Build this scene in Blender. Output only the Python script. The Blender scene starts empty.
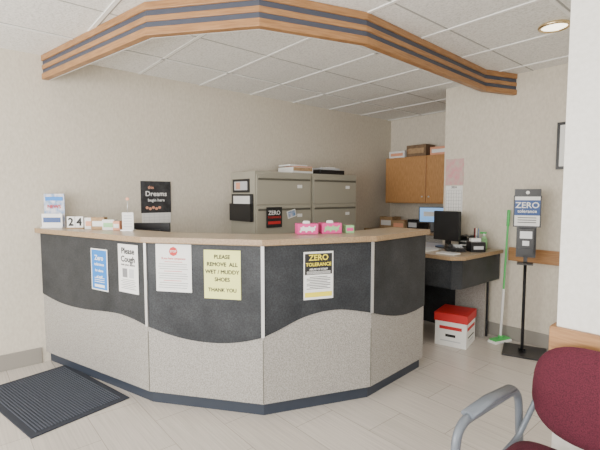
import bpy, bmesh, math, random
from mathutils import Matrix, Vector
random.seed(4)
V=Vector
# ------------------------------------------------------------------ materials
def new_mat(name):
    m=bpy.data.materials.new(name); m.use_nodes=True
    nt=m.node_tree; b=nt.nodes['Principled BSDF']; return m,nt,b
def simple(name,col,rough=.6,metal=0,emit=None,es=1):
    m,nt,b=new_mat(name)
    b.inputs['Base Color'].default_value=(*col,1); b.inputs['Roughness'].default_value=rough
    b.inputs['Metallic'].default_value=metal
    if emit: b.inputs['Emission Color'].default_value=(*emit,1); b.inputs['Emission Strength'].default_value=es
    return m
def noisy(name,c1,c2,scale,rough=.6,lo=.35,hi=.65,bump=0,stretch=(1,1,1),detail=3,bscale=None,bdist=.002,spec=None,fine=None):
    m,nt,b=new_mat(name); N=nt.nodes.new; L=nt.links.new
    tc=N('ShaderNodeTexCoord'); mp=N('ShaderNodeMapping'); mp.inputs['Scale'].default_value=stretch
    L(tc.outputs['Object'],mp.inputs['Vector'])
    n=N('ShaderNodeTexNoise'); n.inputs['Scale'].default_value=scale; n.inputs['Detail'].default_value=detail
    L(mp.outputs[0],n.inputs['Vector'])
    r=N('ShaderNodeValToRGB'); r.color_ramp.elements[0].position=lo; r.color_ramp.elements[1].position=hi
    r.color_ramp.elements[0].color=(*c1,1); r.color_ramp.elements[1].color=(*c2,1)
    L(n.outputs['Fac'],r.inputs[0]); src=r.outputs[0]
    if fine:
        n3=N('ShaderNodeTexNoise'); n3.inputs['Scale'].default_value=fine[0]; n3.inputs['Detail'].default_value=4
        L(mp.outputs[0],n3.inputs['Vector'])
        r3=N('ShaderNodeValToRGB'); r3.color_ramp.elements[0].position=.36; r3.color_ramp.elements[1].position=.64
        a,c=fine[1],fine[2]; r3.color_ramp.elements[0].color=(a,a,a,1); r3.color_ramp.elements[1].color=(c,c,c,1)
        L(n3.outputs['Fac'],r3.inputs[0])
        mx=N('ShaderNodeMix'); mx.data_type='RGBA'; mx.blend_type='MULTIPLY'; mx.inputs[0].default_value=1
        L(src,mx.inputs[6]); L(r3.outputs[0],mx.inputs[7]); src=mx.outputs[2]
    L(src,b.inputs['Base Color'])
    b.inputs['Roughness'].default_value=rough
    if spec is not None: b.inputs['Specular IOR Level'].default_value=spec
    if bump:
        bp=N('ShaderNodeBump'); bp.inputs['Strength'].default_value=bump; bp.inputs['Distance'].default_value=bdist
        n2=n
        if bscale:
            n2=N('ShaderNodeTexNoise'); n2.inputs['Scale'].default_value=bscale; n2.inputs['Detail'].default_value=4
            L(mp.outputs[0],n2.inputs['Vector'])
        L(n2.outputs['Fac'],bp.inputs['Height']); L(bp.outputs[0],b.inputs['Normal'])
    return m
M={}
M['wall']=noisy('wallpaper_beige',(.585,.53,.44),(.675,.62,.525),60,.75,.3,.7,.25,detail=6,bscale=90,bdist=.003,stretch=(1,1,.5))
M['wall_near']=noisy('wallpaper_near_lit',(.75,.73,.685),(.83,.81,.77),55,.75,.3,.7,.3,detail=6,bscale=90,bdist=.003)  # whiter copy of the wallpaper, window brightness put into its colour
M['white']=simple('white_paint',(.8,.8,.78),.5)
M['tile']=noisy('acoustic_tile',(.68,.675,.65),(.88,.875,.85),70,.9,.30,.55,.6,detail=8,bscale=60,bdist=.006)
M['tgrid']=simple('ceiling_grid_metal',(.90,.90,.88),.4)
M['score']=simple('tile_score_line',(.40,.40,.38),.9)
M['oak']=noisy('oak',(.38,.185,.065),(.55,.295,.12),14,.42,.3,.7,.1,stretch=(9,9,1),detail=6)
M['oakh']=noisy('oak_horizontal',(.27,.13,.048),(.42,.22,.09),9,.42,.3,.7,.1,stretch=(1,1,14),detail=6)
M['slateblue']=simple('blue_grey_stripe',(.055,.063,.09),.5)
M['lam']=noisy('grey_speckle_laminate',(.24,.225,.205),(.40,.38,.35),150,.45,.38,.62,detail=6)
M['slate']=noisy('dark_slate_laminate',(.020,.0225,.026),(.040,.043,.048),7,.45,.3,.75,.12,detail=7,bscale=60,spec=.3,fine=(110,.75,1.3))
M['kick']=simple('rubber_base_dark',(.025,.033,.05),.5)
M['top']=noisy('counter_top_tan',(.36,.28,.19),(.50,.40,.285),120,.3,.35,.65,detail=5)
M['edge']=noisy('counter_edge_tan',(.27,.18,.10),(.38,.265,.155),100,.35,.35,.65,detail=4)
M['alu']=simple('aluminium',(.7,.7,.7),.35,.7)
M['base']=simple('rubber_base_taupe',(.28,.26,.23),.5)
M['paper']=simple('paper_white',(.82,.82,.80),.6)
M['paper2']=simple('paper_grey',(.55,.56,.58),.6)
M['print']=simple('small_print_grey',(.22,.22,.23),.6)
M['yellow']=simple('paper_yellow',(.84,.86,.30),.6)
M['yel2']=simple('sign_yellow',(.85,.72,.05),.6)
M['black']=simple('black_plastic',(.012,.012,.014),.35)
M['ink']=simple('ink_black',(.015,.015,.015),.7)
M['blue']=simple('print_blue',(.01,.20,.62),.5)
M['navy']=simple('print_navy',(.03,.08,.25),.5)
M['red']=simple('print_red',(.55,.02,.02),.5)
M['pink']=simple('print_pink',(.75,.06,.28),.5)
M['green']=simple('green_plastic',(.08,.50,.12),.4)
M['lgreen']=simple('light_green',(.30,.60,.28),.5)
M['cab']=simple('file_cabinet_enamel',(.36,.34,.275),.45)
M['cabd']=simple('file_cabinet_gap',(.12,.115,.09),.5)
M['frame']=simple('chair_frame_grey',(.15,.17,.20),.4,.2)
M['burg']=noisy('burgundy_fabric',(.055,.004,.013),(.105,.010,.026),260,.9,.35,.65,.4,detail=3)
M['card']=noisy('cardboard',(.36,.23,.12),(.44,.29,.16),30,.8)
M['dcard']=noisy('dark_cardboard',(.16,.10,.06),(.22,.14,.08),30,.8)
M['screen']=simple('lit_screen',(.1,.3,.6),.3,emit=(.20,.45,.85),es=.8)
M['chrome']=simple('brass_ring',(.75,.60,.35),.25,1)
M['lamp']=simple('lamp_glass',(.9,.85,.7),.3,emit=(1,.9,.7),es=4.0)
M['fill_panel']=simple('fill_panel_glow',(.9,.9,.88),.4,emit=(1,.98,.92),es=3.0)  # glow for the added out-of-view fill panels
M['mat']=simple('mat_charcoal',(.022,.026,.038),.9)
M['mat2']=simple('mat_rib',(.052,.060,.082),.95)
M['glass']=simple('dispenser_white',(.75,.76,.78),.25)
M['flyer']=noisy('flyer_photo',(.75,.70,.72),(.15,.28,.5),22,.5,.35,.65)
M['chalk']=noisy('chalkboard_print',(.012,.012,.014),(.04,.04,.045),20,.6)
M['peach']=simple('print_peach',(.75,.35,.22),.6)
M['rosep']=noisy('calendar_picture',(.65,.30,.32),(.55,.45,.40),18,.6)
def floor_mat():
    m,nt,b=new_mat('wood_look_tile'); N=nt.nodes.new; L=nt.links.new
    tc=N('ShaderNodeTexCoord')
    br=N('ShaderNodeTexBrick'); br.offset=.5
    br.inputs['Scale'].default_value=1; br.inputs['Brick Width'].default_value=.61; br.inputs['Row Height'].default_value=.305
    br.inputs['Mortar Size'].default_value=.0025; br.inputs['Mortar Smooth'].default_value=.2
    br.inputs['Color1'].default_value=(.535,.49,.445,1); br.inputs['Color2'].default_value=(.575,.53,.485,1); br.inputs['Mortar'].default_value=(.36,.33,.295,1)
    L(tc.outputs['Object'],br.inputs['Vector'])
    mp=N('ShaderNodeMapping'); mp.inputs['Scale'].default_value=(1.0,40,1); L(tc.outputs['Object'],mp.inputs['Vector'])
    n=N('ShaderNodeTexNoise'); n.inputs['Scale'].default_value=2.4; n.inputs['Detail'].default_value=6; L(mp.outputs[0],n.inputs['Vector'])
    r=N('ShaderNodeValToRGB'); r.color_ramp.elements[0].position=.32; r.color_ramp.elements[1].position=.68
    r.color_ramp.elements[0].color=(.86,.855,.85,1); r.color_ramp.elements[1].color=(1.05,1.05,1.04,1); L(n.outputs['Fac'],r.inputs[0])
    mx=N('ShaderNodeMix'); mx.data_type='RGBA'; mx.blend_type='MULTIPLY'; mx.inputs[0].default_value=1
    L(br.outputs['Color'],mx.inputs[6]); L(r.outputs[0],mx.inputs[7]); L(mx.outputs[2],b.inputs['Base Color'])
    b.inputs['Roughness'].default_value=.22
    return m
M['floor']=floor_mat()
# ------------------------------------------------------------------ mesh builder
def FR(o,u,up):
    u=V(u).normalized(); up=V(up).normalized(); n=u.cross(up).normalized(); up=n.cross(u)
    m=Matrix.Identity(4)
    for i in range(3): m[i][0]=u[i]; m[i][1]=up[i]; m[i][2]=n[i]; m[i][3]=o[i]
    return m
def TR(x,y,z,rz=0,rx=0,ry=0):
    return Matrix.Translation((x,y,z))@Matrix.Rotation(math.radians(rz),4,'Z')@Matrix.Rotation(math.radians(ry),4,'Y')@Matrix.Rotation(math.radians(rx),4,'X')
class MB:
    def __init__(s): s.bm=bmesh.new(); s.m=[]
    def mi(s,k):
        if k not in s.m: s.m.append(k)
        return s.m.index(k)
    def add(s,vs,fs,k,Mx=None,smooth=False,cap=None):
        Mx=Mx or Matrix.Identity(4); i=s.mi(k)
        bv=[s.bm.verts.new(Mx@V(v)) for v in vs]
        for f in fs:
            try: fc=s.bm.faces.new([bv[q] for q in f])
            except ValueError: continue
            fc.material_index=i; fc.smooth=smooth and len(f)<=4
        return s
    def box(s,c,d,k,Mx=None):
        x,y,z=d[0]/2,d[1]/2,d[2]/2
        vs=[(c[0]+a*x,c[1]+b*y,c[2]+e*z) for a in(-1,1) for b in(-1,1) for e in(-1,1)]
        return s.add(vs,[(0,1,3,2),(4,6,7,5),(0,4,5,1),(2,3,7,6),(0,2,6,4),(1,5,7,3)],k,Mx)
    def cyl(s,c,r,h,k,Mx=None,n=24,r2=None,axis='z'):
        r2=r if r2 is None else r2
        vs=[];A=Matrix.Identity(3)
        if axis=='x': A=Matrix.Rotation(math.pi/2,3,'Y')
        if axis=='y': A=Matrix.Rotation(-math.pi/2,3,'X')
        for j,(rr,zz) in enumerate(((r,-h/2),(r2,h/2))):
            for i in range(n):
                a=2*math.pi*i/n; vs.append(V(c)+A@V((rr*math.cos(a),rr*math.sin(a),zz)))
        fs=[(i,(i+1)%n,n+(i+1)%n,n+i) for i in range(n)]+[tuple(range(n))[::-1],tuple(range(n,2*n))]
        return s.add(vs,fs,k,Mx,True)
    def prism(s,poly,z0,z1,k,Mx=None,ktop=None):
        n=len(poly); vs=[(p[0],p[1],z0) for p in poly]+[(p[0],p[1],z1) for p in poly]
        s.add(vs,[(i,(i+1)%n,n+(i+1)%n,n+i) for i in range(n)]+[tuple(range(n))[::-1]]+([] if ktop else [tuple(range(n,2*n))]),k,Mx)
        if ktop: s.add(vs[n:],[tuple(range(n))],ktop,Mx)
        return s
    def tube(s,pts,r,k,Mx=None,n=12,closed=False,sx=1,sy=1):
        pts=[V(p) for p in pts]; N=len(pts); vs=[]
        t0=(pts[1]-pts[0]).normalized(); up=V((0,0,1)) if abs(t0.z)<.9 else V((1,0,0))
        a=t0.cross(up).normalized()
        for i,p in enumerate(pts):
            if closed: t=(pts[(i+1)%N]-pts[i-1]).normalized()
            else: t=(pts[min(i+1,N-1)]-pts[max(i-1,0)]).normalized()
            a=(a-t*a.dot(t)).normalized(); b=t.cross(a)
            for j in range(n):
                q=2*math.pi*j/n; vs.append(p+a*r*sx*math.cos(q)+b*r*sy*math.sin(q))
        fs=[]
        for i in range(N if closed else N-1):
            for j in range(n):
                i2=(i+1)%N; fs.append((i*n+j,i*n+(j+1)%n,i2*n+(j+1)%n,i2*n+j))
        if not closed: fs+= [tuple(range(n))[::-1],tuple((N-1)*n+j for j in range(n))]
        return s.add(vs,fs,k,Mx,True)
    def cushion(s,w,h,t,k,Mx,bend=0,e=4,rings=10,seg=40,taper=0):
        vs=[];fs=[]
        def P(r,a,sg):
            c,q=math.cos(a),math.sin(a)
            x=math.copysign(abs(c)**(2/e),c)*w/2*r; y=math.copysign(abs(q)**(2/e),q)*h/2*r
            x*=1-taper*(y/h)
            z=sg*t/2*max(0,1-r**5)**.5+bend*x*x
            return (x,y,z)
        for sg in (1,-1):
            base=len(vs); vs.append(P(0,0,sg))
            for i in range(1,rings+1):
                r=(i/rings)**.6
                for j in range(seg): vs.append(P(r,2*math.pi*j/seg,sg))
            for j in range(seg):
                f=(base,base+1+j,base+1+(j+1)%seg); fs.append(f if sg>0 else f[::-1])
            for i in range(rings-1):
                for j in range(seg):
                    a=base+1+i*seg+j;b2=base+1+i*seg+(j+1)%seg
                    f=(a,a+seg,b2+seg,b2); fs.append(f if sg>0 else f[::-1])
        return s.add(vs,fs,k,Mx,True)
    def text(s,txt,size,c,k,Mx,align='CENTER',ex=.0004,bold=.012):
        cu=bpy.data.curves.new('t','FONT'); cu.body=txt; cu.size=size; cu.align_x=align; cu.align_y='CENTER'; cu.resolution_u=3; cu.extrude=ex
        ob=bpy.data.objects.new('t',cu); bpy.context.scene.collection.objects.link(ob)
        dg=bpy.context.evaluated_depsgraph_get(); me=bpy.data.meshes.new_from_object(ob.evaluated_get(dg))
        base=[v.co.copy() for v in me.vertices]; fs=[tuple(p.vertices) for p in me.polygons]
        bpy.data.objects.remove(ob); bpy.data.meshes.remove(me)
        o=size*bold*1.6
        for n_,(dx,dy) in enumerate(((-o,0),(o,0),(0,-o),(0,o))):
            s.add([v+V(c)+V((dx,dy,n_*.00005)) for v in base],fs,k,Mx)
        return s
    def done(s,name,parent=None,bevel=0,seg=2,merge=False):
        if merge: bmesh.ops.remove_doubles(s.bm,verts=s.bm.verts,dist=1e-5)
        bmesh.ops.recalc_face_normals(s.bm,faces=s.bm.faces)
        me=bpy.data.meshes.new(name); s.bm.to_mesh(me); s.bm.free()
        for k in s.m: me.materials.append(M[k])
        ob=bpy.data.objects.new(name,me); bpy.context.scene.collection.objects.link(ob)
        if parent: ob.parent=parent
        if bevel:
            b=ob.modifiers.new('bevel','BEVEL'); b.width=bevel; b.segments=seg; b.limit_method='ANGLE'; b.angle_limit=math.radians(50)
        return ob
def empty(name):
    e=bpy.data.objects.new(name,None); bpy.context.scene.collection.objects.link(e); return e
def fillet(pts,r,n=6):
    pts=[V(p) for p in pts]; out=[pts[0]]
    for i in range(1,len(pts)-1):
        a,b,c=pts[i-1],pts[i],pts[i+1]; d1=(a-b);d2=(c-b); rr=min(r,d1.length*.48,d2.length*.48)
        p=b+d1.normalized()*rr; q=b+d2.normalized()*rr
        for j in range(n+1):
            t=j/n; out.append(p*(1-t)**2+b*2*t*(1-t)+q*t*t)
    out.append(pts[-1]); return out
# ------------------------------------------------------------------ room constants (metres)
XL=-3.93; YP=4.06; XP=-2.40; YB=5.14; ZC=2.49; YN=1.85; XN=-.58; XR=3.2; YS=-2.6
# ------------------------------------------------------------------ room shell
MB().box(((XL+XR)/2,(YS+YB)/2,-.05),(XR-XL+.4,YB-YS+.4,.1),'floor').done('floor')
cl=MB().box(((XL+XR)/2,(YS+YB)/2,ZC+.05),(XR-XL+.4,YB-YS+.4,.1),'tile').done('ceiling')
g=MB()
y=YS+.35
while y<YB:
    g.box(((XL+XR)/2,y,ZC-.003),(XR-XL,.024,.006),'tgrid'); g.box(((XL+XR)/2,y+.017,ZC-.0005),(XR-XL,.012,.001),'score'); y+=.61
x=XL+.55
while x<XR:
    g.box((x,(YS+YB)/2,ZC-.0035),(.024,YB-YS,.005),'tgrid'); g.box((x+.017,(YS+YB)/2,ZC-.0005),(.012,YB-YS,.001),'score')
    g.box((x+.61,(YS+YB)/2,ZC-.0005),(.012,YB-YS,.001),'score')
    x+=1.22
g.done('ceiling_grid',cl)
MB().box((XL-.06,(YS+YB)/2,ZC/2),(.12,YB-YS+.24,ZC),'wall').done('wall_left')
MB().box(((XL+XP)/2+.06,YB+.06,ZC/2),(XP-XL+.3,.12,ZC),'wall').done('wall_back')
MB().box(((XP+XR)/2,YP+.07,ZC/2),(XR-XP,.14,ZC),'wall').done('wall_partition')
MB().box((XP+.06,(YP+.14+YB)/2,ZC/2),(.12,YB-YP-.14,ZC),'wall').done('wall_alcove')
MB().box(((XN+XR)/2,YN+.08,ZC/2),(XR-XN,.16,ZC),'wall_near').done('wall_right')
MB().box((XL+.006,(YS+.55)/2,.065),(.012,.55-YS,.13),'base').done('baseboard_left',bevel=.003)
MB().box(((-2.38+XR)/2,YP-.006,.065),(XR+2.38,.012,.13),'base').done('baseboard_partition',bevel=.003)
MB().box(((XN+XR)/2,YN-.006,.065),(XR-XN,.012,.13),'base').done('baseboard_right',bevel=.003)
MB().box(((-1.70+XR)/2,YP-.011,.825),(XR+1.70,.022,.125),'oakh').done('trim_1',bevel=.004)
MB().box(((XN-.02+XR)/2,YN-.011,.79),(XR-XN+.02,.022,.125),'oakh').box((XN-.011,YN+.09,.79),(.022,.18,.125),'oakh').done('trim_2',bevel=.004)
def windowwall(name,axis,pos,a0,a1,n):
    w=MB(); L=a1-a0
    def bx(c,ln,zc,h,th,k):
        if axis=='y': w.box((c,pos,zc),(ln,th,h),k)
        else: w.box((pos,c,zc),(th,ln,h),k)
    bx((a0+a1)/2,L,.15,.3,.12,'wall'); bx((a0+a1)/2,L,2.4,.18,.12,'wall')
    for i in range(n+1): bx(a0+L*i/n,.07,1.3,2.1,.1,'alu')
    w.done(name)
windowwall('window_1','y',YS-.06,XL,XR,6)
windowwall('window_2','x',XR+.06,YS,YN,3)
MB().box((XR+.06,(YN+YB)/2,ZC/2),(.12,YB-YN,ZC),'wall').done('wall_east')
# ------------------------------------------------------------------ offsets
def offs(P,d,wall=True):
    P=[V((p[0],p[1])) for p in P]; n=len(P); out=[]
    nr=[]
    for i in range(n-1):
        e=(P[i+1]-P[i]).normalized(); nr.append(V((-e.y,e.x)))
    for i in range(n):
        if i==0:
            p=P[0]+nr[0]*d
            if wall:
                e=(P[1]-P[0]).normalized(); p=p+e*((XL+.002-p.x)/e.x)
        elif i==n-1: p=P[-1]+nr[-1]*d
        else:
            m=(nr[i-1]+nr[i]).normalized(); p=P[i]+m*(d/m.dot(nr[i]))
        out.append((p.x,p.y))
    return out
def ring(P,a,b): return offs(P,a)+offs(P,b)[::-1]
C=[(-3.928,.58),(-2.67,.97),(-2.04,1.44),(-1.77,2.13),(-1.83,2.84)]
ct=empty('reception_counter')
MB().prism(ring(C,.03,.10),0,.085,'kick').done('toe_kick',ct)
MB().prism(ring(C,0,.10),.085,1.074,'lam').done('body',ct)
MB().prism(ring(C,-.045,.30),1.075,1.113,'edge',ktop='top').done('ledge_top',ct,bevel=.006)
MB().prism(ring(C,.101,.68),.71,.745,'top').done('work_surface',ct,bevel=.004)
waves=[[(0,.575),(.1,.55),(.22,.53),(.36,.527),(.5,.535),(.65,.555),(.78,.565),(.9,.55),(1,.525)],
       [(0,.525),(.15,.49),(.3,.465),(.45,.452),(.6,.45),(.75,.46),(.9,.485),(1,.51)],
       [(0,.51),(.15,.55),(.3,.60),(.42,.625),(.55,.64),(.7,.64),(.85,.62),(1,.595)],
       [(0,.595),(.2,.55),(.4,.515),(.6,.495),(.8,.495),(1,.51)]]
O=[V(p) for p in offs(C,0)]; O2=[V(p) for p in offs(C,-.006)]
def interp(w,s):
    for (a,za),(b,zb) in zip(w,w[1:]):
        if s<=b:
            t=(s-a)/(b-a); return za+(zb-za)*t
    return w[-1][1]
dk=MB()
for i,w in enumerate(waves):
    A,B=O2[i],O2[i+1]; A0,B0=O[i],O[i+1]; n=30; zs=[interp(w,j/n) for j in range(n+1)]
    for _ in range(2): zs=[zs[0]]+[(zs[j-1]+zs[j]+zs[j+1])/3 for j in range(1,n)]+[zs[-1]]
    vs=[];fs=[]
    for j in range(n+1):
        p=A.lerp(B,j/n);q=A0.lerp(B0,j/n)
        vs+=[(p.x,p.y,zs[j]),(p.x,p.y,1.074),(q.x,q.y,zs[j]),(q.x,q.y,1.074)]
    for j in range(n):
        a=j*4;b=a+4; fs+=[(a,b,b+1,a+1),(a,a+2,b+2,b),(a+1,b+1,b+3,a+3)]
    fs+=[(0,1,3,2),(n*4,n*4+2,n*4+3,n*4+1)]
    dk.add(vs,fs,'slate')
dk.done('dark_panel',ct)
st=MB()
for i,zb in ((1,.525),(2,.51),(3,.595)):
    e=(V(C[i+1])-V(C[i-1])).normalized(); nrm=V((e.y,-e.x)); p=V(C[i])+nrm*.009
    st.box((0,0,0),(.02,.008,1.074-zb),'alu',TR(p.x,p.y,(1.074+zb)/2,math.degrees(math.atan2(e.y,e.x))))
for i in (1,2,3):
    e=(V(C[i+1])-V(C[i-1])).normalized(); nrm=V((e.y,-e.x)); p=V(C[i])+nrm*.001
    st.box((0,0,0),(.004,.003,.40),'cabd',TR(p.x,p.y,.29,math.degrees(math.atan2(e.y,e.x))))
st.done('metal_strips',ct)
# ------------------------------------------------------------------ notices on the counter
def face(i,s0,s1,z0,z1,off=.009):
    A=V(C[i]);B=V(C[i+1]);e=(B-A).normalized();n=V((e.y,-e.x))
    a=A.lerp(B,s0);b=A.lerp(B,s1);c=(a+b)/2+n*off
    return FR((c.x,c.y,(z0+z1)/2),(e.x,e.y,0),(0,0,1)),(b-a).length,z1-z0
def sheet(w,h,F,k='paper'): return MB().box((0,0,0),(w,h,.002),k,F)
F,w,h=face(0,.54,.69,.70,.998); p=sheet(w,h,F); p.box((0,0,.0012),(w*.90,h*.94,.001),'blue',F)
for j,(t,s) in enumerate((("Zero",.05),("tolerance",.03),("for abuse",.026),("of staff",.026))): p.text(t,s,(0,h*.28-j*.045,.002),'paper',F)
for j in range(3): p.box((0,-h*.20-j*.014,.002),(w*.6,.004,.001),'paper',F)
p.box((0,-h*.39,.002),(w*.6,.02,.001),'paper',F); p.done('blue_notice_poster')
F,w,h=face(0,.785,.945,.723,1.05); p=sheet(w,h,F)
for j,t in enumerate(("Please","Cough")): p.text(t,.056,(0,h*.36-j*.055,.0015),'ink',F,bold=.02)
p.text("into your sleeve",.022,(0,h*.08,.0015),'ink',F)
p.box((-.035,-.03,.0015),(.05,.06,.001),'print',F).box((.035,-.03,.0015),(.05,.06,.001),'paper2',F)
for j in range(6): p.box((0,-.075-j*.012,.0015),(w*(.75 if j%2 else .6),.003,.001),'print',F)
p.done('cough_notice_poster')
F,w,h=face(1,.095,.41,.764,1.068); p=sheet(w,h,F)
p.cyl((0,h*.35,.0015),.030,.001,'red',F,n=8); p.text("STOP",.019,(0,h*.35,.0025),'paper',F)
p.text("If you have symptoms",.019,(0,h*.20,.0015),'red',F)
for j in range(12): p.box((-.004*(j%3),h*.13-j*.015,.0015),(w*(.8 if j%4 else .5),.003,.001),'print' if j%4 else 'red',F)
p.done('stop_notice_poster')
F,w,h=face(1,.518,.825,.736,1.04); p=sheet(w,h,F,'yellow')
for j,t in enumerate(("PLEASE","REMOVE  ALL","WET / MUDDY","SHOES")): p.text(t,.034,(0,h*.36-j*.047,.0015),'ink',F,bold=.022)
p.text("THANK YOU",.032,(0,-h*.32,.0015),'ink',F,bold=.022); p.done('yellow_shoe_notice_poster')
def zero_poster(name,F,w,h):
    p=sheet(w,h,F); p.box((0,h*.24,.0012),(w*.92,h*.44,.001),'ink',F)
    p.text("ZERO",h*.17,(0,h*.37,.002),'yel2',F); p.text("TOLERANCE",h*.10,(0,h*.23,.002),'yel2',F)
    p.text("ABUSE OF STAFF",h*.055,(0,h*.13,.002),'paper',F)
    for j in range(3): p.box((0,h*.085-j*h*.022,.002),(w*.8,h*.009,.001),'paper',F)
    for j in range(8): p.box((0,-h*.03-j*h*.035,.0015),(w*(.8 if j%3 else .6),h*.012,.001),'ink',F)
    p.box((0,-h*.40,.0015),(w*.92,h*.10,.001),'yel2',F); p.done(name)
F,w,h=face(2,.35,.62,.721,1.024); zero_poster('zero_tolerance_poster',F,w,h)
# ------------------------------------------------------------------ soffit
SO=[(-3.928,.63),(-2.47,.925),(-1.93,1.35),(-1.725,2.01),(-1.80,3.70),(-1.68,4.055)]
so=empty('wood_soffit'); zb=2.30
MB().prism(ring(SO,.012,.05),zb+.004,ZC-.001,'slateblue').done('core',so)
for n_,(a,b,o) in enumerate(((0,.046,0),(.078,.112,.004),(.144,.1885,0))):
    MB().prism(ring(SO,o,.045),zb+a,zb+b,'oakh').done('oak_band_%d'%(n_+1),so,bevel=.004)
MB().prism(ring(SO,.051,.058),zb+.002,ZC-.001,'white').done('inner_lining',so)
# ------------------------------------------------------------------ floor mat
mt=MB(); W,Hh=.92,.60
F=FR((-3.22,.50,.004),(1,.22,0),(-.22,1,0))
mt.box((0,0,0),(W,Hh,.008),'mat',F)
nr=30
for i in range(nr):
    mt.box((0,-Hh/2+.045+(Hh-.09)*i/(nr-1),.006),(W-.08,.009,.005),'mat2',F)
mt.done('floor_mat',bevel=.002)
# ------------------------------------------------------------------ filing cabinets
def filecab(y0,y1):
    c=MB(); x0,x1=XL+.003,-3.47; H=1.62
    c.box(((x0+x1)/2,(y0+y1)/2,H/2),(x1-x0,y1-y0,H),'cab')
    n=5; hh=(H-.06)/n; F=FR((x1,(y0+y1)/2,0),(0,1,0),(0,0,1))
    for i in range(n):
        zc=.03+hh*(i+.5); c.box((0,zc,.004),(y1-y0-.03,hh-.012,.02),'cab',F)
        c.box((0,zc+hh*.34,.016),(y1-y0-.06,.018,.012),'cabd',F)
        c.box((0,zc+hh*.40,.020),(y1-y0-.06,.012,.018),'cab',F)
        c.box((.2,zc+hh*.12,.0145),(.07,.035,.003),'paper',F)
    c.done('filing_cabinet',bevel=.004)
filecab(2.36,3.115); filecab(3.125,3.86)
F=FR((-3.72,2.356,1.475),(1,0,0),(0,0,1))
p=MB().box((0,0,0),(.32,.14,.006),'black',F).box((0,0,.004),(.25,.09,.001),'paper2',F); p.box((-.05,0,.005),(.08,.07,.001),'peach',F); p.done('magnetic_picture')
F=FR((-3.69,2.34,1.25),(1,0,0),(0,0,1))
p=MB().box((0,0,-.01),(.40,.28,.006),'black',F).box((0,-.05,.02),(.40,.18,.006),'black',F).box((-.197,-.05,.005),(.006,.18,.03),'black',F).box((.197,-.05,.005),(.006,.18,.03),'black',F).box((0,-.137,.005),(.40,.006,.03),'black',F).box((.01,.04,.004),(.30,.16,.012),'paper',F)
p.done('wall_file_pocket')
F=FR((-3.440,2.58,1.15),(0,1,0),(0,0,1))
p=MB().box((0,0,0),(.20,.21,.002),'ink',F).text("ZERO",.06,(0,.045,.0015),'paper',F).text("TOLERANCE",.03,(0,-.0,.0015),'red',F).box((0,-.055,.0015),(.16,.03,.001),'red',F); p.done('cabinet_notice')
F=FR((-3.440,2.81,1.18),(.0,1,.25),(0,-.25,1))
MB().box((0,0,0),(.12,.08,.002),'paper',F).box((0,0,.0015),(.10,.06,.001),'flyer',F).done('cabinet_postcard')
MB().box((-3.66,3.05,1.655),(.26,.30,.065),'paper').box((-3.66,3.05,1.665),(.262,.28,.04),'card').box((-3.66,3.09,1.695),(.22,.24,.012),'peach').box((-3.68,3.03,1.71),(.2,.26,.016),'paper').done('paper_stack',bevel=.003)
p=MB().box((-3.68,3.52,1.625),(.28,.40,.006),'black')
for dx,dy,sx,sy in ((.14,0,.008,.40),(-.14,0,.008,.40),(0,.20,.28,.008),(0,-.20,.28,.008)): p.box((-3.68+dx,3.52+dy,1.65),(sx,sy,.05),'black')
p.box((-3.68,3.52,1.655),(.24,.30,.05),'paper').box((-3.67,3.51,1.69),(.22,.30,.02),'paper2').box((-3.66,3.55,1.706),(.16,.12,.012),'paper').done('desk_tray',bevel=.002)
# ------------------------------------------------------------------ wall calendar
F=FR((XL+.006,1.535,1.36),(0,1,0),(0,0,1))
p=MB().box((0,0,0),(.29,.30,.006),'chalk',F).text("Dreams",.065,(0,.03,.004),'paper',F).text("begin here",.038,(0,-.03,.004),'paper',F)
for a in range(5): p.cyl((-.09+.03*a,-.10-.01*(a%2),.004),.014,.002,'peach',F,n=10)
p.text("this",.04,(-.05,.09,.004),'peach',F)
p.box((0,-.205,0),(.28,.11,.004),'paper',F)
for a in range(6): p.box((-.12+.048*a,-.205,.003),(.002,.10,.001),'paper2',F)
for a in range(4): p.box((0,-.165-.027*a,.003),(.26,.002,.001),'paper2',F)
p.done('wall_calendar')
# ------------------------------------------------------------------ items on the ledge (left)
ZT=1.114
cam_u=V((.648,.7615,0))
F=FR((-3.852,.665,ZT),cam_u,(0,0,1))
p=MB().box((0,.004,0),(.17,.008,.09),'glass',F).box((0,.14,-.01),(.165,.27,.005),'flyer',F).box((0,.06,.03),(.165,.11,.003),'paper',F).box((0,.235,-.006),(.14,.03,.003),'blue',F).text("NEWS",.04,(0,.17,-.004),'red',F).box((0,.065,.033),(.14,.04,.001),'navy',F)
p.done('brochure_holder')
F=FR((-3.665,.785,ZT),cam_u,(0,0,1))
p=MB().box((-.033,.05,0),(.062,.09,.04),'paper',F).box((.033,.05,0),(.062,.09,.04),'paper',F).box((0,.004,0),(.14,.008,.06),'card',F)
p.text("2",.085,(-.033,.05,.0205),'ink',F,bold=.025).text("4",.085,(.033,.05,.0205),'ink',F,bold=.025).done('block_calendar',bevel=.002)
def carton(name,x,y,w,d,h,k,k2,rz=50,z=ZT):
    F=TR(x,y,z,rz); b=MB().box((0,0,h/2),(w,d,h),k,F).box((0,-d/2-.0008,h*.5),(w*.8,.0015,h*.45),k2,F).box((0,0,h+.002),(w*.98,d*.98,.003),k,F)
    return b.box((0,0,h+.004),(w*.5,d*.3,.001),k2,F).done(name,bevel=.002)
carton('small_carton',-3.545,.86,.07,.05,.085,'paper','peach')
carton('small_carton',-3.455,.90,.10,.06,.09,'card','paper')
carton('small_carton',-3.36,.95,.09,.06,.075,'paper','lgreen')
carton('small_carton',-3.29,.985,.05,.05,.065,'peach','paper')
F=FR((-3.19,1.03,ZT),cam_u,(0,0,1))
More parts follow.
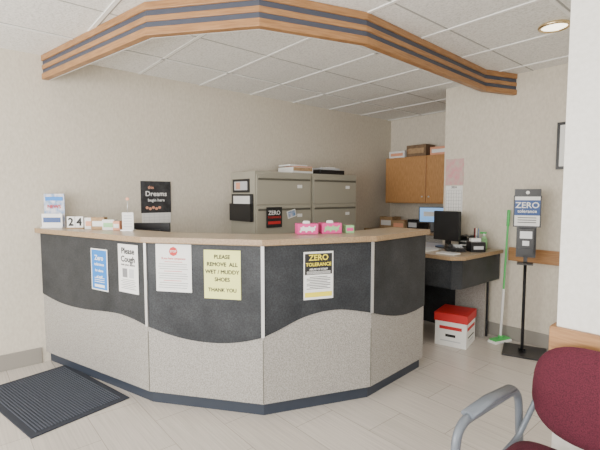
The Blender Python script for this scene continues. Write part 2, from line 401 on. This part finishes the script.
p=MB().box((0,.004,0),(.09,.008,.06),'alu',F).box((0,.07,0),(.085,.13,.004),'paper',F)
for a in range(5): p.box((0,.03+.02*a,.003),(.06,.005,.001),'paper2',F)
p.cyl((0,.18,0),.003,.10,'alu',F,n=8,axis='y').cyl((0,.235,0),.012,.006,'peach',F,n=12).done('card_stand')
def monitor(name,x,y,z,rz,w=.5,h=.3,screen='black',stand=.12):
    F=TR(x,y,z,rz); m=MB().cyl((0,0,.006),.11,.012,'black',F).box((0,.02,stand/2+.03),(.05,.03,stand+.06),'black',F)
    m.box((0,0,stand+h/2),(w,.03,h),'black',F).box((0,.022,stand+h/2),(w*.6,.03,h*.6),'black',F)
    m.box((0,-.0155,stand+h/2),(w-.03,.002,h-.03),screen,F)
    if screen=='screen': m.box((-.04,-.017,stand+h*.55),(w*.4,.001,h*.3),'paper',F)
    return m.done(name,bevel=.006)
monitor('computer_monitor',-3.48,1.28,.746,230,.38,.28,stand=.12)
def tissue(x,y,rz,k,k2):
    F=TR(x,y,ZT,rz); b=MB().box((0,0,.036),(.14,.10,.070),k,F).box((0,-.0508,.036),(.10,.001,.025),k2,F).cyl((0,0,.0715),.028,.002,'paper',F).cushion(.05,.03,.02,'paper',F@TR(0,0,.074,0,70))
    for a in range(6): b.cyl((-.05+.02*a,-.0515,.020+.030*(a%2)),.007,.001,k2,F,n=8,axis='y')
    return b.done('tissue_box',bevel=.003)
tissue(-2.13,1.87,60,'pink','paper'); tissue(-2.065,2.03,62,'pink','lgreen')
carton('flower_carton',-2.01,2.16,.06,.07,.05,'lgreen','pink',62)
# ------------------------------------------------------------------ desk by the partition
d=empty('side_desk')
MB().prism([(-3.0,3.22),(-1.83,3.22),(-1.745,3.32),(-1.745,4.035),(-3.0,4.035)],.825,.86,'edge',ktop='top').done('desk_top',d,bevel=.005)
MB().box((-2.40,3.26,.70),(1.16,.02,.248),'slate').box((-1.78,3.67,.70),(.02,.70,.248),'slate').box((0,0,0),(.09,.02,.248),'slate',TR(-1.805,3.285,.70,50)).done('apron',d)
MB().box((-1.99,3.90,.2875),(.30,.03,.575),'lam').box((-2.97,3.67,.41),(.03,.70,.82),'lam').box((-2.4,3.98,.41),(1.1,.02,.82),'slate').done('legs',d)
monitor('desk_monitor',-2.19,3.78,.861,-10,.31,.29,stand=.07)
F=TR(-1.99,3.58,.861,40)
p=MB().box((0,0,.02),(.16,.18,.035),'black',F).box((-.055,0,.055),(.04,.18,.03),'black',F).box((.03,.045,.045),(.08,.05,.02),'paper2',F)
for i in range(3):
    for j in range(4): p.box((.005+.025*i,-.06+.022*j,.04),(.014,.012,.008),'paper2',F)
p.tube([(-.055,-.08,.05),(-.075,-.12,.03),(-.055,-.14,.012),(-.02,-.135,.012),(.0,-.1,.02)],.004,'black',F).done('desk_phone',bevel=.004)
p=MB().cyl((-1.95,3.90,.911),.04,.10,'black').cyl((-1.95,3.90,.962),.034,.002,'ink')
for a,k in ((0,'blue'),(1,'yel2'),(2,'red'),(3,'black'),(4,'paper')): p.cyl((-1.95+.018*math.cos(a*1.3),3.90+.018*math.sin(a*1.3),1.0),.004,.12,k,n=8)
p.done('pen_cup')
p=MB().cyl((-1.86,3.88,.911),.028,.10,'lgreen').cyl((-1.86,3.88,.975),.028,.03,'lgreen',r2=.011).cyl((-1.86,3.88,1.0),.010,.03,'paper').box((-1.87,3.88,1.02),(.055,.016,.018),'green').done('spray_bottle')
MB().box((-1.93,3.36,.866),(.17,.12,.010),'paper').box((-1.93,3.36,.8725),(.14,.10,.002),'paper2').done('notepad',bevel=.002)
MB().box((-2.22,3.42,.867),(.21,.28,.012),'paper',TR(0,0,0)).box((-2.23,3.41,.876),(.20,.26,.005),'paper2').done('document_pile')
F=TR(-1.85,3.70,.861,50)
MB().box((0,0,.045),(.13,.12,.09),'black',F).box((0,-.061,.04),(.09,.003,.03),'paper2',F).box((0,.02,.105),(.09,.05,.03),'paper',F).cyl((0,0,.092),.02,.006,'paper2',F).done('label_printer',bevel=.006)
F=TR(-2.05,3.93,.861,0)
p=MB()
for i in range(4): p.box((0,0,.01+.035*i),(.10,.16,.004),'black',F)
p.box((-.05,0,.06),(.004,.16,.12),'black',F).box((.05,0,.06),(.004,.16,.12),'black',F).box((0,0,.028),(.085,.14,.012),'paper',F).box((0,0,.063),(.085,.14,.01),'paper',F).done('letter_rack')
# ------------------------------------------------------------------ storage box
F=TR(-1.975,3.60,0,104)
bx=MB().box((0,0,.14),(.32,.28,.28),'paper',F).box((0,0,.265),(.335,.295,.075),'red',F).box((0,0,.3035),(.29,.25,.002),'red',F)
for sgn in (-1,1):
    bx.box((0,sgn*.1408,.17),(.26,.001,.03),'red',F).box((0,sgn*.1408,.09),(.20,.001,.012),'ink',F).box((0,sgn*.1408,.055),(.15,.001,.01),'paper2',F)
    bx.box((sgn*.1608,0,.17),(.001,.20,.03),'red',F).box((sgn*.1608,0,.10),(.001,.09,.025),'ink',F).box((sgn*.1608,0,.05),(.001,.18,.01),'paper2',F)
bx.done('storage_box',bevel=.003)
# ------------------------------------------------------------------ alcove
b=empty('back_cupboard')
MB().box(((XL+XP)/2,4.85,.44),(XP-XL-.01,.56,.88),'lam').done('carcass',b)
MB().box(((XL+XP)/2,4.84,.895),(XP-XL-.006,.59,.03),'edge').done('top',b,bevel=.004)
dd=MB()
for i in range(3): dd.box((XL+.27+.50*i,4.562,.44),(.47,.016,.74),'lam').cyl((XL+.45+.50*i,4.545,.7),.012,.02,'alu',axis='y')
dd.done('doors',b,bevel=.004)
w=empty('wall_cupboard')
MB().box((-3.10,4.985,1.585),(1.36,.30,.63),'oak').done('carcass',w,bevel=.003)
dd=MB()
for x0 in (-3.44,-2.77): dd.box((x0,4.826,1.585),(.645,.018,.60),'oak')
dd.cyl((-3.16,4.81,1.36),.011,.022,'alu',axis='y').cyl((-3.06,4.81,1.36),.011,.022,'alu',axis='y')
dd.done('doors',w,bevel=.004)
carton('cardboard_box',-3.30,4.97,.30,.22,.15,'dcard','card',0,1.902)
carton('white_carton',-3.62,4.97,.26,.2,.09,'paper','peach',0,1.902)
carton('orange_carton',-2.97,4.97,.24,.2,.10,'peach','paper',0,1.902)
monitor('alcove_monitor',-2.98,4.78,.911,20,.34,.21,'screen',.11)
carton('brown_carton',-3.70,4.85,.22,.2,.16,'card','paper',0,.911)
carton('brown_carton',-3.45,4.80,.20,.2,.12,'card','peach',0,.911)
carton('black_printer',-3.26,4.88,.16,.25,.14,'black','paper2',0,.911)
F=FR((-2.28,YP-.004,1.62),(1,0,0),(0,0,1))
p=MB().box((0,.0,0),(.20,.27,.004),'rosep',F).box((0,-.30,0),(.19,.31,.004),'paper',F).text("2024",.03,(0,-.16,.003),'ink',F)
for a in range(7): p.box((0,-.19-.036*a,.003),(.17,.002,.001),'print',F)
for a in range(7): p.box((-.085+.0283*a,-.30,.003),(.002,.21,.001),'print',F)
p.done('hanging_calendar')
F=FR((XL+.006,4.04,1.42),(0,1,0),(0,0,1))
MB().box((0,0,0),(.22,.36,.008),'red',F).box((0,.02,.006),(.16,.25,.002),'paper',F).box((0,.02,.008),(.12,.1,.001),'navy',F).done('wall_poster')
F=FR((-1.12,YP-.012,1.80),(1,0,0),(0,0,1))
MB().box((0,0,0),(.42,.40,.02),'black',F).box((0,0,.011),(.37,.35,.002),'paper',F).box((0,0,.013),(.25,.22,.001),'flyer',F).done('framed_picture',bevel=.002)
# ------------------------------------------------------------------ sanitizer stand
s=MB(); F=TR(-1.455,3.80,0,20)
s.box((0.02,0,.008),(.34,.32,.014),'black',F).cyl((0,0,.55),.013,1.08,'black',F).cyl((0,0,.025),.03,.03,'black',F)
s.box((0,-.02,.98),(.15,.02,.27),'black',F).box((0,-.07,1.00),(.12,.09,.19),'black',F).box((0,-.075,.905),(.11,.10,.05),'black',F).box((0,-.117,1.045),(.09,.006,.06),'glass',F).box((0,-.118,.975),(.05,.006,.04),'glass',F).box((0,-.09,.80),(.12,.12,.012),'black',F).box((0,-.02,.84),(.03,.02,.1),'black',F)
s.box((0,-.02,1.24),(.21,.012,.27),'black',F)
G=F@FR((0,-.0265,1.24),(1,0,0),(0,0,1))
s.box((0,.0,0),(.19,.25,.001),'paper',G).box((0,.03,.001),(.19,.13,.001),'navy',G).text("ZERO",.070,(0,.05,.002),'paper',G).text("tolerance",.038,(0,.0,.002),'paper',G)
for a in range(3): s.box((0,-.055-.02*a,.001),(.14,.006,.001),'ink',G)
s.box((0,-.02,1.40),(.20,.01,.06),'black',F).cyl((0,-.027,1.40),.014,.003,'paper',F,axis='y')
s.done('hand_sanitizer_stand',bevel=.004)
# ------------------------------------------------------------------ flat mop
s=MB(); s.tube([(-1.70,3.93,.05),(-1.695,4.005,1.22)],.009,'green').tube([(-1.695,3.994,1.09),(-1.695,4.006,1.24)],.014,'green')
s.tube([(-1.70,3.93,.05),(-1.698,3.96,.5)],.011,'paper').cyl((-1.70,3.93,.045),.02,.03,'green')
s.box((0,0,.03),(.20,.07,.014),'green',TR(-1.70,3.92,0,75)).box((0,0,.011),(.22,.09,.022),'paper',TR(-1.70,3.92,0,75))
s.done('flat_mop',bevel=.003)
# ------------------------------------------------------------------ ceiling light, added fill panels
s=MB(); s.tube([( -1.06+.085*math.cos(a*math.pi/16),3.09+.085*math.sin(a*math.pi/16),ZC-.012) for a in range(32)],.011,'chrome',closed=True)
s.cyl((-1.06,3.09,ZC-.011),.08,.006,'lamp').done('recessed_ceiling_light')
def fill_panel(x,y):  # invented glowing panel, kept out of view to brighten the room
    MB().box((x,y,ZC-.018),(1.2,.6,.012),'fill_panel').box((x,y+.31,ZC-.016),(1.24,.02,.018),'white').box((x,y-.31,ZC-.016),(1.24,.02,.018),'white').box((x+.61,y,ZC-.016),(.02,.6,.018),'white').box((x-.61,y,ZC-.016),(.02,.6,.018),'white').done('added_fill_panel')
fill_panel(1.0,3.0); fill_panel(-.6,-1.2); fill_panel(1.6,-1.2)
# ------------------------------------------------------------------ waiting chair (faces -Y)
def chair(cx,cy):
    e=empty('waiting_chair'); T=TR(cx,cy,0)
    MB().cushion(.46,.42,.075,'burg',T@TR(0,-.02,.43,0,-3),e=5).done('seat',e)
    MB().cushion(.45,.36,.06,'burg',T@TR(0.005,.245,.635,0,80),bend=-.35,e=2.7).done('backrest',e)
    fr=MB()
    for sx in (-1,1):
        x=sx*.262
        loop=fillet([(x,-.27,.012),(x,-.25,.62),(x,.235,.60),(x,.31,.012)],.085,8)
        fr.tube(loop,.0145,'frame',T,sx=1.3)
        fr.tube([(x,-.26,.33),(x,.265,.38)],.010,'frame',T)
        fr.tube(fillet([(x,.03,.36),(sx*.25,.22,.40),(sx*.20,.255,.57),(sx*.17,.285,.72)],.05),.011,'frame',T)
        fr.cyl((x,-.27,.006),.018,.012,'black',T); fr.cyl((x,.31,.006),.018,.012,'black',T)
        fr.tube([(x,-.18,.630),(x,-.02,.634),(x,.17,.616)],.016,'frame',T,sx=1.5,sy=.8)
    fr.tube([(-.262,-.18,.34),(-.2,-.18,.385),(.2,-.18,.385),(.262,-.18,.34)],.011,'frame',T); fr.tube([(-.262,.12,.37),(.262,.12,.37)],.011,'frame',T)
    fr.done('frame',e)
chair(-.41,1.50)
# ------------------------------------------------------------------ lights
def area(name,loc,rot,sx,sy,p,col=(1,1,1)):
    l=bpy.data.lights.new(name,'AREA'); l.shape='RECTANGLE'; l.size=sx; l.size_y=sy; l.energy=p; l.color=col
    o=bpy.data.objects.new(name,l); o.location=loc; o.rotation_euler=[math.radians(a) for a in rot]; bpy.context.scene.collection.objects.link(o)
area('storefront_daylight',(-1.2,YS+.15,1.35),(98,0,0),5.2,1.9,280,(1,.98,.94))
area('side_window_daylight',(XR-.15,-.4,1.35),(98,0,90),4,1.9,80,(1,.98,.94))
area('added_fill_lamp',(1.0,3.0,ZC-.03),(0,0,0),1.1,.5,42,(1,.97,.92))  # added fill, hidden behind the near wall, brightens the partition
wd=bpy.data.worlds.new('sky'); bpy.context.scene.world=wd; wd.use_nodes=True
wd.node_tree.nodes['Background'].inputs[0].default_value=(.96,.98,1,1); wd.node_tree.nodes['Background'].inputs[1].default_value=1.2
# ------------------------------------------------------------------ camera
cam=bpy.data.cameras.new('camera'); co=bpy.data.objects.new('camera',cam); bpy.context.scene.collection.objects.link(co)
cam.sensor_width=36; cam.lens=416/600*36; cam.clip_start=.02
co.location=(0,0,1.375); co.rotation_euler=(math.radians(90-4.06),0,math.radians(49.6)); bpy.context.scene.camera=co
